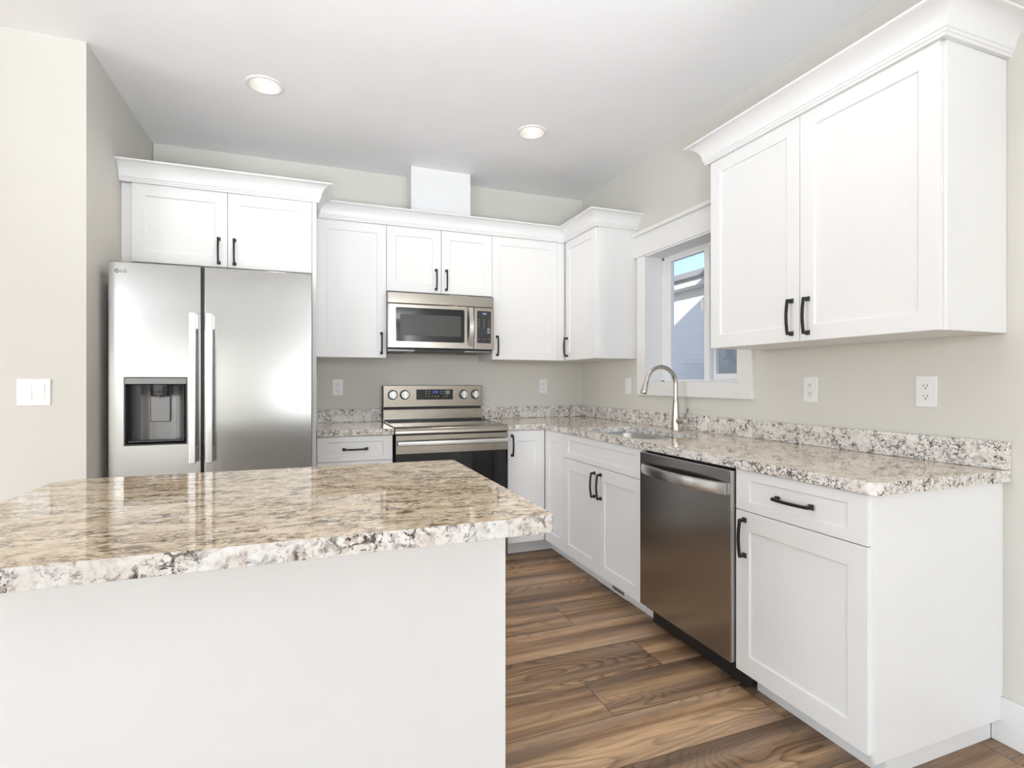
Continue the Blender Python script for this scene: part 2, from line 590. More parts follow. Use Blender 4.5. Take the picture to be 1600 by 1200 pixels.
def shaker(face, F, a0, a1, z0, z1, st=0.062, rail=None, thick=0.019, rec=0.007):
    a0, a1 = min(a0, a1), max(a0, a1)
    rail = rail or st
    mb = MB()
    def loop(i_a, i_z, d):
        return [P(face, F, a, d, z) for a, z in ((a0 + i_a, z0 + i_z), (a1 - i_a, z0 + i_z), (a1 - i_a, z1 - i_z), (a0 + i_a, z1 - i_z))]
    mb.loft([loop(0, 0, thick), loop(0, 0, 0), loop(st, rail, 0), loop(st + 0.0025, rail + 0.0025, rec)])
    return mb

def slab(face, F, a0, a1, z0, z1, thick=0.019):
    mb = MB()
    fbox(mb, face, F, a0, a1, 0, thick, z0, z1)
    return mb

# cabinet pull: two flared square feet and a slightly bowed flat bar
def pull_mesh(face, vertical, L=0.152):
    mb = MB()
    def T(a, d, c):          # a along the bar, d off the face, c across
        al, z = (c, a) if vertical else (a, c)
        return P(face, 0, al, -d, z)
    def rect(a, d, ha, hc):
        return [T(a - ha, d, -hc), T(a + ha, d, -hc), T(a + ha, d, hc), T(a - ha, d, hc)]
    for s in (-1, 1):
        c = s * (L / 2 - 0.009)
        mb.loft([rect(c, 0, 0.0095, 0.0095), rect(c, 0.004, 0.0092, 0.0092), rect(c, 0.010, 0.0062, 0.0065), rect(c, 0.026, 0.0055, 0.0055)])
    N = 14
    loops = []
    for k in range(N + 1):
        t = k / N
        a = (t - 0.5) * (L - 0.006)
        d = 0.0245 + 0.0075 * math.sin(math.pi * t)
        loops.append([T(a, d - 0.004, -0.0055), T(a, d + 0.004, -0.0048), T(a, d + 0.004, 0.0048), T(a, d - 0.004, 0.0055)])
    mb.loft(loops)
    bmesh.ops.recalc_face_normals(mb.bm, faces=mb.bm.faces)
    me = bpy.data.meshes.new('cabinet_pull')
    mb.bm.to_mesh(me)
    mb.bm.free()
    me.materials.append(M['black'])
    return me

PULL = {(f, v): pull_mesh(f, v) for f in 'BR' for v in (True, False)}

def pull(parent, face, F, a, z, vertical=True):
    o = bpy.data.objects.new('handle', PULL[(face, vertical)])
    COL.objects.link(o)
    o.parent = parent
    o.location = Vector(P(face, F, a, 0, z)) - ORG[parent.name]
    bv = o.modifiers.new('bevel', 'BEVEL')
    bv.width = 0.0012
    bv.segments = 2
    bv.limit_method = 'ANGLE'
    o['label'] = 'black bar pull'
    return o

def door(parent, face, F, a0, a1, z0, z1, handle=None, name='door', **kw):
    o = shaker(face, F, a0, a1, z0, z1, **kw).build(name, 'cab', parent, bevel=0.0012)
    if handle:
        pull(o, face, F, *handle)
    return o

def text_into(mb, body, size, place, extrude=0.0006):
    """default font outlines as mesh; place maps (u, v, w) to the world"""
    cu = bpy.data.curves.new('lettering', 'FONT')
    cu.body = body
    cu.size = size
    cu.extrude = extrude
    cu.resolution_u = 3
    cu.align_x = 'CENTER'
    cu.align_y = 'CENTER'
    ob = bpy.data.objects.new('lettering', cu)
    COL.objects.link(ob)
    dg = bpy.context.evaluated_depsgraph_get()
    me = ob.evaluated_get(dg).to_mesh()
    vs = [mb.bm.verts.new(place(*v.co)) for v in me.vertices]
    for p in me.polygons:
        try:
            f = mb.bm.faces.new([vs[i] for i in p.vertices])
            f.material_index = mb.mi
        except ValueError:
            pass
    ob.evaluated_get(dg).to_mesh_clear()
    bpy.data.objects.remove(ob)
    bpy.data.curves.remove(cu)

def on_face(face, F, a, z, lift=0.0004):
    s = 1 if face == 'B' else -1
    return lambda u, v, w: P(face, F, a + s * u, -lift - max(w, 0), z + v)

# crown profile: (outward, up) - stepped foot, cove, thin lip
def crown_profile():
    pts = [(0.0, 0.0), (0.012, 0.0), (0.013, 0.009), (0.017, 0.011), (0.018, 0.019), (0.022, 0.022)]
    for k in range(1, 9):
        t = R(90 * k / 8)
        pts.append((0.022 + 0.060 * (1 - math.cos(t)), 0.022 + 0.070 * math.sin(t)))
    pts += [(0.084, 0.093), (0.084, 0.100), (0.0, 0.100)]
    return pts

def sweep_crown(path, zb):
    """path: plan polyline (x, y); outward = right of travel; ends cut square"""
    mb = MB()
    prof = crown_profile()
    n = len(path)
    V = [Vector((x, y)) for x, y in path]
    loops = []
    for i in range(n):
        dirs = []
        if i > 0:
            dirs.append((V[i] - V[i - 1]).normalized())
        if i < n - 1:
            dirs.append((V[i + 1] - V[i]).normalized())
        ns = [Vector((d.y, -d.x)) for d in dirs]
        if len(ns) == 2:
            b = (ns[0] + ns[1]).normalized()
            m = b / b.dot(ns[0])
        else:
            m = ns[0]
        loops.append([(V[i].x + m.x * o, V[i].y + m.y * o, zb + u) for o, u in prof])
    mb.loft(loops)
    return mb

# ================================================================== ROOM SHELL
HC = 2.755
CANS = [(-2.399, -0.990), (-0.892, -1.000)]
def build_ceiling():
    bm = bmesh.new()
    edges = []
    loops = [[(-7.0, -13.0), (0.0, -13.0), (0.0, 0.0), (-7.0, 0.0)]]
    for cx, cy in CANS:
        loops.append([(cx + 0.0755 * math.cos(2 * math.pi * k / 40), cy + 0.0755 * math.sin(2 * math.pi * k / 40)) for k in range(40)])
    for lp in loops:
        vs = [bm.verts.new((x, y, HC)) for x, y in lp]
        edges += [bm.edges.new((vs[i], vs[(i + 1) % len(vs)])) for i in range(len(vs))]
    bmesh.ops.triangle_fill(bm, use_beauty=True, use_dissolve=False, edges=edges)
    ret = bmesh.ops.extrude_face_region(bm, geom=list(bm.faces))
    bmesh.ops.translate(bm, verts=[e for e in ret['geom'] if isinstance(e, bmesh.types.BMVert)], vec=(0, 0, 0.12))
    mb = MB()
    mb.bm.free()
    mb.bm = bm
    struct('ceiling', mb, 'ceiling')
build_ceiling()
mb = MB(); mb.box(-3.13, 0.17, 0.0, 0.14, 0, HC + 0.12); struct('wall_back', mb, 'wall')
mb = MB(); mb.box(-7.0, -3.1335, -1.0866, 0.14, 0, HC); struct('wall_left', mb, 'wall')
# right wall with the window opening
WY0, WY1, WZ0, WZ1 = -1.785, -0.925, 1.203, 2.080
mb = MB()
mb.box(0, 0.17, WY1, 0.0, 0, HC + 0.12); mb.box(0, 0.17, -13.0, WY0, 0, HC + 0.12)
mb.box(0, 0.17, WY0, WY1, 0, WZ0); mb.box(0, 0.17, WY0, WY1, WZ1, HC + 0.12)
struct('wall_right', mb, 'wall')
# rear wall of the living room, with patio door and window openings
YR = -13.0
mb = MB()
mb.box(-7.14, -6.8, YR - 0.14, YR, 0, HC); mb.box(-4.2, -2.45, YR - 0.14, YR, 0, HC); mb.box(-0.65, 0.17, YR - 0.14, YR, 0, HC)
mb.box(-6.8, -4.2, YR - 0.14, YR, 2.15, HC); mb.box(-2.45, -0.65, YR - 0.14, YR, 0, 0.72); mb.box(-2.45, -0.65, YR - 0.14, YR, 2.18, HC)
struct('wall_rear', mb, 'wall')
mb = MB()
mb.box(-7.14, -7.0, YR, -10.6, 0, HC); mb.box(-7.14, -7.0, -7.3, -4.45, 0, HC); mb.box(-7.14, -7.0, -1.95, 0.14, 0, HC)
mb.box(-7.14, -7.0, -10.6, -7.3, 0, 0.72); mb.box(-7.14, -7.0, -10.6, -7.3, 2.18, HC); mb.box(-7.14, -7.0, -4.45, -1.95, 2.15, HC)
struct('wall_side', mb, 'wall')
def frame_x(x0, x1, y, z0, z1):
    mb = MB()
    xm = (x0 + x1) / 2
    for a, c in ((x0, x0 + 0.06), (xm - 0.03, xm + 0.03), (x1 - 0.06, x1)):
        mb.box(a, c, y - 0.10, y - 0.04, z0, z1)
    mb.box(x0, x1, y - 0.10, y - 0.04, z1 - 0.06, z1); mb.box(x0, x1, y - 0.10, y - 0.04, z0, z0 + 0.06)
    return mb
def frame_y(y0, y1, x, z0, z1):
    mb = MB()
    ym = (y0 + y1) / 2
    for a, c in ((y0, y0 + 0.06), (ym - 0.03, ym + 0.03), (y1 - 0.06, y1)):
        mb.box(x - 0.10, x - 0.04, a, c, z0, z1)
    mb.box(x - 0.10, x - 0.04, y0, y1, z1 - 0.06, z1); mb.box(x - 0.10, x - 0.04, y0, y1, z0, z0 + 0.06)
    return mb
struct('door_1', frame_x(-6.8, -4.2, YR, 0, 2.15), 'vinyl')
struct('window_2', frame_x(-2.45, -0.65, YR, 0.72, 2.18), 'vinyl')
struct('window_3', frame_y(-10.6, -7.3, -7.0, 0.72, 2.18), 'vinyl')
struct('door_2', frame_y(-4.45, -1.95, -7.0, 0, 2.15), 'vinyl')  # unseen door frame, added around the side fill light

# floor: planks run along x, each plank with its own grain offset
def build_floor():
    rnd = random.Random(11)
    bm = bmesh.new()
    uvl = bm.loops.layers.uv.new('plank_uv')
    eul = bm.loops.layers.uv.new('edge_uv')
    cl = bm.loops.layers.float_color.new('plank_tone')
    w = 0.2286
    y_ref = -1.907
    # end joints seen in the aisle; rows counted from y_ref toward +y
    ends = {1: -0.949, -1: -0.768, -2: -1.150, -3: -0.581}
    plank = 1.52
    k0 = math.floor((-5.5 - y_ref) / w)
    k1 = math.ceil((0.0 - y_ref) / w)
    for k in range(k0, k1):
        ya, yb = y_ref + k * w, y_ref + (k + 1) * w
        ca, cb = max(ya, -5.5), min(yb, 0.0)
        if cb - ca < 1e-4:
            continue
        ref = ends.get(k, None)
        if ref is None:
            ref = -0.9 + rnd.uniform(0.15, 1.3)
        cuts = []
        x = ref - plank * 6
        while x < 0.1 + plank:
            cuts.append(x)
            x += plank
        cuts = [-7.0] + [c for c in cuts if -6.95 < c < -0.03] + [0.0]
        for xa, xb in zip(cuts, cuts[1:]):
            r = (rnd.random(), rnd.random(), rnd.random(), 1)
            # subdivide so the joint distance can be stored at the corners (quarters meet in the middle)
            xm, ym = (xa + xb) / 2, (ca + cb) / 2
            grid_x = (xa, xm, xb)
            grid_y = (ca, ym, cb)
            for i in range(2):
                for j in range(2):
                    pts = [(grid_x[i], grid_y[j]), (grid_x[i + 1], grid_y[j]), (grid_x[i + 1], grid_y[j + 1]), (grid_x[i], grid_y[j + 1])]
                    f = bm.faces.new([bm.verts.new((px, py, 0.0)) for px, py in pts])
                    for lo, (px, py) in zip(f.loops, pts):
                        lo[uvl].uv = (px - xa, py - ya)
                        lo[eul].uv = (min(px - xa, xb - px), min(py - ca, cb - py))
                        lo[cl] = r
    bmesh.ops.remove_doubles(bm, verts=bm.verts, dist=1e-5)
    # give the floor thickness below the planks
    me = bpy.data.meshes.new('floor')
    bm.to_mesh(me)
    bm.free()
    me.materials.append(M['floor'])
    o = bpy.data.objects.new('floor', me)
    COL.objects.link(o)
    o['kind'] = 'structure'
build_floor()
mb = MB(); mb.box(-7.0, 0.0, -13.0, 0.0, -0.15, -0.004); struct('floor_slab', mb, 'ground')

mb = MB(); mb.box(-6.99, -0.02, -12.99, -4.75, 0.0005, 0.012); struct('bounce_floor', mb, 'bounce')  # unseen pale floor, added to bounce light up to the ceiling
mb = MB(); mb.box(-0.016, 0.0, -13.0, -2.9115, 0, 0.152)
struct('baseboard_right', mb, 'trim', bevel=0.003)
mb = MB(); mb.box(-7.0, -3.14, -1.1026, -1.0866, 0, 0.14)
struct('baseboard_left', mb, 'trim', bevel=0.003)

# ---------------- kitchen window
w1 = thing('window_1', 'white slider window with wide flat casing above the sink', 'window', (0, -1.355, WZ0), kind='structure')
mb = MB()
mb.box(-0.02, 0, WY1, -0.841, 1.115, WZ1); mb.box(-0.02, 0, -1.876, WY0, 1.115, WZ1); mb.box(-0.02, 0, WY0, WY1, 1.115, WZ0)
mb.build('window_casing', 'trim', w1, bevel=0.0015)
mb = MB(); mb.box(-0.025, 0, -1.90, -0.809, WZ1, 2.226)
mb.build('head_casing', 'trim', w1, bevel=0.0015)
mb = MB(); mb.box(-0.042, 0, -1.915, -0.779, 2.226, 2.252)
mb.build('head_cap', 'trim', w1, bevel=0.003)
mb = MB()
t = 0.012
for a in ((WY1 - t, WY1, WZ0, WZ1), (WY0, WY0 + t, WZ0, WZ1), (WY0, WY1, WZ0, WZ0 + 0.004), (WY0, WY1, WZ1 - t, WZ1)):
    mb.box(-0.019, 0.135, *a)
mb.build('jamb_liner', 'trim', w1, bevel=0.001)
mb = MB()
fz0, fz1 = WZ0 + 0.004, WZ1 - t
for a in ((WY1 - t - 0.02, WY1 - t, fz0, fz1), (WY0 + t, WY0 + t + 0.03, fz0, fz1), (WY0 + t, WY1 - t, fz0, fz0 + 0.012), (WY0 + t, WY1 - t, fz1 - 0.02, fz1)):
    mb.box(0.125, 0.19, *a)
mb.build('window_frame', 'vinyl', w1, bevel=0.002)
# sliding sash (far half) in front, fixed light behind
def sash(name, xa, xb, ya, yb, za, zb, sl, sr, rb, rt, gx):
    mb = MB()
    mb.box(xa, xb, yb - sl, yb, za, zb); mb.box(xa, xb, ya, ya + sr, za, zb)
    mb.box(xa, xb, ya + sr, yb - sl, za, za + rb); mb.box(xa, xb, ya + sr, yb - sl, zb - rt, zb)
    o = mb.build(name, 'vinyl', w1, bevel=0.002)
    mb = MB(); mb.box(gx, gx + 0.004, ya + sr - 0.003, yb - sl + 0.003, za + rb - 0.003, zb - rt + 0.003)
    mb.build('pane', 'glass', o)
    return o
s1 = sash('sliding_sash', 0.128, 0.158, -1.396, WY1 - t - 0.02, fz0 + 0.004, fz1 - 0.018, 0.066, 0.046, 0.013, 0.022, 0.142)
mb = MB(); frprism(mb, 'R', 0.128, -1.338, -1.352, 1.655, 1.725, 0.006, -0.014, 0.0)
mb.build('latch', 'vinyl', s1, bevel=0.002)
sash('fixed_sash', 0.160, 0.186, WY0 + t + 0.03, -1.365, fz0 + 0.012, fz1 - 0.02, 0.05, 0.03, 0.038, 0.03, 0.172)
mb = MB(); mb.box(0.1885, 0.1895, WY0 + t + 0.03, -1.37, fz0 + 0.012, fz1 - 0.02)
mb.build('insect_screen', 'screen', w1)

# ---------------- outside: our own gable and roof, the neighbour's house, ground
def roof_z(y):
    return 4.86 - 0.53 * y if y > -4.4 else 4.86 - 0.53 * (-8.8 - y)
mb = MB()
prof = [(0.14, 0.0), (5.0, 0.0), (5.0, roof_z(5.0) - 0.02), (-4.4, roof_z(-4.4) - 0.02), (-13.0, roof_z(-13.0) - 0.02), (-13.0, HC + 0.12), (0.14, HC + 0.12)]
mb.loft([[(0.0, y, z) for y, z in prof], [(0.17, y, z) for y, z in prof]])
struct('wall_gable', mb, 'siding')
mb = MB()
mb.loft([[(x, 5.5, roof_z(5.5)), (x, -4.4, roof_z(-4.4)), (x, -14.3, roof_z(-14.3)), (x, -14.3, roof_z(-14.3) + 0.18), (x, -4.4, roof_z(-4.4) + 0.18), (x, 5.5, roof_z(5.5) + 0.18)]
         for x in (-9.0, 0.42)])
struct('roof', mb, 'shingle')
mb = MB(); mb.box(0.17, 30, -25, 30, -0.25, -0.15); struct('ground_outside', mb, 'ground')

nh = thing('neighbor_house', 'white sided house next door seen through the kitchen window', 'house', (5.0, 2.0, -0.15))
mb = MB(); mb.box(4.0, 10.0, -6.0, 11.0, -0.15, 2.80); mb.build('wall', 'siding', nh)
mb = MB(); mb.box(3.74, 4.1, -6.4, 11.4, 2.80, 2.82); mb.build('soffit', 'gutter', nh)
mb = MB(); mb.box(3.70, 3.74, -6.4, 11.4, 2.785, 2.93); mb.build('fascia', 'gutter', nh)
mb = MB(); mb.box(3.60, 3.70, -6.4, 11.4, 2.90, 3.00); mb.build('gutter', 'shingle', nh, bevel=0.01)
mb = MB(); mb.loft([[(3.66, y, 2.97), (3.66, y, 3.01), (7.0, y, 3.75), (10.4, y, 3.01), (10.4, y, 2.97)] for y in (-6.5, 11.5)]); mb.build('roof', 'shingle', nh)

# ================================================================== CABINETS
WF, BF = -0.329, -0.6355          # door faces of wall and base cabinets
TK = -0.5364                      # toe kick face
G = 0.0015                        # half the gap between neighbouring fronts

# ---- cabinet over the refrigerator
c = thing('wall_cabinet', 'deep white two-door cabinet above the refrigerator', 'kitchen cabinet', (-2.63, -0.30, 1.855), 'white shaker wall cabinets')
FD = -0.639
mb = MB(); mb.box(-3.08, -2.168, -0.618, -0.001, 1.855, 2.285); mb.build('body', 'cab', c, bevel=0.001)
mb = MB(); mb.box(-3.132, -3.081, -0.615, -0.595, 1.80, 2.285); mb.build('filler_strip', 'cab', c, bevel=0.001)
mb = MB(); mb.box(-2.1665, -2.1425, -0.641, -0.001, 0.0, 2.285); mb.build('end_panel', 'cab', c, bevel=0.001)
door(c, 'B', FD, -3.078, -2.6195, 1.857, 2.281, (-2.6625, 1.948))
door(c, 'B', FD, -2.6165, -2.1685, 1.857, 2.281, (-2.5825, 1.948))
sweep_crown([(-3.132, -0.640), (-2.140, -0.640), (-2.140, -0.345)], 2.2815).build('crown_molding', 'cab', c, smooth=True, angle=25)

# ---- back wall
c = thing('wall_cabinet', 'tall single-door white cabinet between refrigerator cabinet and microwave', 'kitchen cabinet', (-1.914, -0.16, 1.371), 'white shaker wall cabinets')
mb = MB(); mb.box(-2.1405, -1.6885, -0.309, -0.001, 1.371, 2.283); mb.build('body', 'cab', c, bevel=0.001)
door(c, 'B', WF, -2.1395, -1.6877 - G, 1.372, 2.281, (-1.721, 1.471))

c = thing('wall_cabinet', 'short two-door white cabinet directly above the microwave', 'kitchen cabinet', (-1.305, -0.16, 1.8275), 'white shaker wall cabinets')
mb = MB(); mb.box(-1.687, -0.9235, -0.309, -0.001, 1.8275, 2.283); mb.build('body', 'cab', c, bevel=0.001)
door(c, 'B', WF, -1.6877 + G, -1.3045 - G, 1.829, 2.281, (-1.3425, 1.929))
door(c, 'B', WF, -1.3045 + G, -0.9226 - G, 1.829, 2.281, (-1.2675, 1.930))

c = thing('wall_cabinet', 'single-door white cabinet right of the microwave, in the corner', 'kitchen cabinet', (-0.47, -0.16, 1.371), 'white shaker wall cabinets')
mb = MB(); mb.box(-0.922, -0.001, -0.309, -0.001, 1.371, 2.283); mb.build('body', 'cab', c, bevel=0.001)
door(c, 'B', WF, -0.9226 + G, -0.391, 1.372, 2.281, (-0.884, 1.473))
mb = MB(); mb.box(-0.389, -0.331, -0.327, -0.3095, 1.372, 2.281); mb.build('corner_stile', 'cab', c, bevel=0.001)

# ---- right wall, corner cabinet beside the window
c = thing('wall_cabinet', 'narrow white corner cabinet beside the window, its plain side showing', 'kitchen cabinet', (-0.16, -0.56, 1.371), 'white shaker wall cabinets')
mb = MB(); mb.box(-0.309, -0.001, -0.8095, -0.331, 1.371, 2.283); mb.build('body', 'cab', c, bevel=0.001)
door(c, 'R', WF, -0.345, -0.800, 1.372, 2.281, (-0.376, 1.473))

# ---- crown over the L of wall cabinets
cr = sweep_crown([(-2.141, WF), (WF, WF), (WF, -0.8105), (0.0, -0.8105)], 2.2823).build('crown_molding', 'cab', None, smooth=True, angle=25)
tag(cr, 'white crown molding running over the corner wall cabinets to the window', 'crown molding')

# ---- duct cover above the microwave cabinet
c = thing('duct_cover', 'white boxed duct cover rising from microwave cabinet to ceiling', 'duct cover', (-1.28, -0.11, 2.2835))
mb = MB(); mb.box(-1.493, -1.068, -0.225, -0.001, 2.2835, 2.754); mb.build('box_panel', 'cab', c, bevel=0.001)
mb = MB(); mb.box(-1.501, -1.480, -0.232, -0.10, 2.2835, 2.754); mb.build('corner_trim', 'cab', c, bevel=0.001)
mb = MB(); mb.box(-1.081, -1.060, -0.232, -0.10, 2.2835, 2.754); mb.build('corner_trim', 'cab', c, bevel=0.001)

# ---- right wall, big two-door cabinet
c = thing('wall_cabinet', 'large two-door white cabinet right of the window with crown molding', 'kitchen cabinet', (-0.16, -2.43, 1.371), 'white shaker wall cabinets')
mb = MB(); mb.box(-0.309, -0.001, -2.9485, -1.9245, 1.371, 2.283); mb.build('body', 'cab', c, bevel=0.001)
door(c, 'R', WF, -1.925, -2.432 + G, 1.372, 2.281, (-2.3945, 1.472))
door(c, 'R', WF, -2.432 - G, -2.9385, 1.372, 2.281, (-2.470, 1.470))
sweep_crown([(0.0, -1.911), (WF, -1.911), (WF, -2.950), (0.0, -2.950)], 2.2826).build('crown_molding', 'cab', c, smooth=True, angle=25)

# ---- base cabinet left of the range
c = thing('base_cabinet', 'white drawer base cabinet between refrigerator and range', 'kitchen cabinet', (-1.914, -0.32, 0), 'white shaker base cabinets')
mb = MB(); mb.box(-2.140, -1.690, -0.6165, -0.001, 0.1, 0.875); mb.build('body', 'cab', c, bevel=0.001)
mb = MB(); mb.box(-2.140, -1.690, TK, -0.52, 0, 0.1); mb.build('toe_kick', 'cab', c)
f = shaker('B', BF, -2.1385, -1.6905, 0.7195, 0.872, 0.058, 0.034).build('drawer_front', 'cab', c, bevel=0.0012)
pull(f, 'B', BF, -1.917, 0.793, False)
f = shaker('B', BF, -2.1385, -1.6905, 0.412, 0.7165, 0.058, 0.058).build('drawer_front', 'cab', c, bevel=0.0012)
pull(f, 'B', BF, -1.917, 0.575, False)
f = shaker('B', BF, -2.1385, -1.6905, 0.101, 0.409, 0.058, 0.058).build('drawer_front', 'cab', c, bevel=0.0012)
pull(f, 'B', BF, -1.917, 0.265, False)

# ---- corner base cabinet with folding door
c = thing('base_cabinet', 'white corner base cabinet with folding L-shaped door beside the range', 'kitchen cabinet', (-0.45, -0.45, 0), 'white shaker base cabinets')
mb = MB()
lp = [(-0.917, -0.001), (-0.001, -0.001), (-0.001, -0.9195), (-0.6165, -0.9195), (-0.6165, -0.6165), (-0.917, -0.6165)]
mb.loft([[(x, y, 0.1) for x, y in lp], [(x, y, 0.875) for x, y in lp]]); mb.build('body', 'cab', c, bevel=0.001)
mb = MB(); mb.box(-0.917, TK, TK, -0.52, 0, 0.1); mb.build('toe_kick', 'cab', c)
mb = MB(); mb.box(TK, -0.52, -0.9195, TK, 0, 0.1); mb.build('toe_kick', 'cab', c)
door(c, 'B', BF, -0.914, -0.641, 0.101, 0.872, (-0.884, 0.771), st=0.066, rail=0.073)
door(c, 'R', BF, -0.641, -0.9195, 0.101, 0.872, None, st=0.066, rail=0.073)

# ---- sink base
c = thing('base_cabinet', 'white two-door sink base cabinet left of the dishwasher', 'kitchen cabinet', (-0.32, -1.36, 0), 'white shaker base cabinets')
mb = MB(); mb.box(-0.6165, -0.001, -1.7965, -0.9215, 0.1, 0.655); mb.box(-0.6165, -0.6105, -1.7965, -0.9215, 0.655, 0.875)
mb.build('body', 'cab', c, bevel=0.001)
mb = MB(); mb.box(TK, -0.52, -1.7935, -0.9215, 0, 0.1); mb.build('toe_kick', 'cab', c)
shaker('R', BF, -0.9225, -1.796, 0.7195, 0.872, 0.068, 0.036).build('drawer_front', 'cab', c, bevel=0.0012)
door(c, 'R', BF, -0.9225, -1.3605 + G, 0.101, 0.7165, (-1.327, 0.612), st=0.066, rail=0.07)
door(c, 'R', BF, -1.3605 - G, -1.796, 0.101, 0.7165, (-1.397, 0.613), st=0.066, rail=0.07)

# ---- toe kick register
c = thing('toe_kick_register', 'white slotted air register in the toe kick below the sink', 'air vent', (-0.54, -1.35, 0.004))
mb = MB(); mb.box(-0.5475, -0.5368, -1.530, -1.205, 0.004, 0.098); mb.build('grille_plate', 'plastic', c, bevel=0.002)
mb = MB()
for k in range(10):
    y = -1.495 + k * 0.0122
    mb.box(-0.5483, -0.5474, y, y + 0.0085, 0.018, 0.043)
mb.build('slots', 'slot', c)['kind'] = 'stuff'

# ---- end base cabinet
c = thing('base_cabinet', 'white base cabinet at the counter end, one drawer over one door', 'kitchen cabinet', (-0.32, -2.67, 0), 'white shaker base cabinets')
mb = MB(); mb.box(-0.6165, -0.001, -2.925, -2.4105, 0.1, 0.875); mb.build('body', 'cab', c, bevel=0.001)
mb = MB(); mb.box(TK, -0.52, -2.912, -2.4185, 0, 0.1); mb.box(-0.52, -0.017, -2.912, -2.898, 0, 0.1); mb.build('toe_kick', 'cab', c)
mb = MB(); mb.box(-0.622, -0.014, -2.9395, -2.9255, 0.078, 0.875); mb.build('end_panel', 'cab', c, bevel=0.001)
mb = MB(); mb.box(-0.013, 0.0, -2.937, -2.9255, 0.153, 0.875); mb.build('filler_strip', 'cab', c)
f = shaker('R', BF, -2.4105, -2.9265, 0.7195, 0.872, 0.064, 0.036).build('drawer_front', 'cab', c, bevel=0.0015)
pull(f, 'R', BF, -2.6725, 0.795, False)
door(c, 'R', BF, -2.4105, -2.9265, 0.101, 0.7165, (-2.4545, 0.617), st=0.064, rail=0.072)

# ================================================================== COUNTERTOPS
CB, CT, GF, GE = 0.876, 0.914, -0.649, -2.961

def rounded(poly, radii, n=6):
    out = []
    k = len(poly)
    for i, p in enumerate(poly):
        r = radii[i]
        p = Vector(p)
        if r <= 0:
            out.append(p)
            continue
        a = (Vector(poly[i - 1]) - p).normalized()
        b = (Vector(poly[(i + 1) % k]) - p).normalized()
        c0 = p + (a + b).normalized() * (r / math.sin(a.angle(b) / 2))
        d = r / math.tan(a.angle(b) / 2)
        s, e = p + a * d - c0, p + b * d - c0
        ang = s.angle_signed(e)
        for q in range(n + 1):
            t = -ang * q / n
            v = Vector((s.x * math.cos(t) - s.y * math.sin(t), s.x * math.sin(t) + s.y * math.cos(t)))
            out.append(c0 + v)
    return out

def slab_top(name, outer, holes, z0, z1, mats, label, cat, ease=0.006):
    bm = bmesh.new()
    edges = []
    for lp in [outer] + holes:
        vs = [bm.verts.new((p[0], p[1], z1)) for p in lp]
        edges += [bm.edges.new((vs[i], vs[(i + 1) % len(vs)])) for i in range(len(vs))]
    bmesh.ops.triangle_fill(bm, use_beauty=True, use_dissolve=False, edges=edges)
    top = list(bm.faces)
    for f in top:
        if f.normal.z < 0:
            f.normal_flip()
    ret = bmesh.ops.extrude_face_region(bm, geom=top)
    bmesh.ops.translate(bm, verts=[e for e in ret['geom'] if isinstance(e, bmesh.types.BMVert)], vec=(0, 0, z0 - z1))
    bmesh.ops.recalc_face_normals(bm, faces=bm.faces)
    for f in bm.faces:
        f.material_index = 1 if abs(f.normal.z) < 0.5 else 0
    mb = MB()
    mb.bm.free()
    mb.bm = bm
    o = mb.build(name, mats, None, bevel=ease, seg=4)
    o.modifiers['bevel'].material = 1
    return tag(o, label, cat)

slab_top('countertop', rounded([(-2.1405, -0.001), (-2.1405, GF), (-1.6815, GF), (-1.6815, -0.001)], [0, 0, 0.004, 0]), [], CB, CT,
         ['granite_counter', 'granite_counter_edge'], 'short granite countertop between refrigerator panel and range', 'countertop')
sink_hole = rounded([(-0.190, -1.0), (-0.190, -1.745), (-0.600, -1.745), (-0.600, -1.0)], [0.07] * 4, 8)
slab_top('countertop', rounded([(-0.001, -0.001), (-0.919, -0.001), (-0.919, GF), (GF, GF), (GF, GE), (-0.001, GE)], [0, 0, 0.004, 0.012, 0.035, 0.004]),
         [sink_hole], CB, CT, ['granite_counter', 'granite_counter_edge'], 'long L-shaped granite countertop with the sink cut into it', 'countertop')
mb = MB(); mb.box(-2.1405, -1.6815, -0.022, -0.0005, CT + 0.0005, 1.0075)
tag(mb.build('backsplash', 'granite_splash', None, bevel=0.002), 'low granite backsplash strip left of the range', 'backsplash')
mb = MB(); mb.box(-0.919, -0.0005, -0.022, -0.0005, CT + 0.0005, 1.0075)
tag(mb.build('backsplash', 'granite_splash', None, bevel=0.002), 'low granite backsplash strip on back wall right of the range', 'backsplash')
mb = MB(); mb.box(-0.022, -0.0005, GE, -0.0225, CT + 0.0005, 1.0075)
tag(mb.build('backsplash', 'granite_splash', None, bevel=0.002), 'long granite backsplash strip under the window wall', 'backsplash')

# ---- sink
c = thing('sink', 'undermount stainless sink bowl in the counter under the window', 'sink', (-0.395, -1.372, 0.69))
mb = MB()
def ring(ins, z, r):
    return [(x, y, z) for x, y in rounded([(-0.192 - ins, -1.002 - ins), (-0.192 - ins, -1.743 + ins), (-0.598 + ins, -1.743 + ins), (-0.598 + ins, -1.002 - ins)], [r] * 4, 8)]
mb.loft([ring(-0.010, 0.875, 0.08), ring(0.0, 0.8745, 0.07), ring(0.006, 0.866, 0.068), ring(0.014, 0.72, 0.066), ring(0.022, 0.702, 0.062), ring(0.045, 0.692, 0.045)], cap0=False)
mb.build('basin', 'sinksteel', c, smooth=True, angle=60)
mb = MB(); mb.tube([(-0.36, -1.372, 0.6925), (-0.36, -1.372, 0.696)], [0.045, 0.043], 24); mb.build('drain', 'nickel', c, smooth=True)

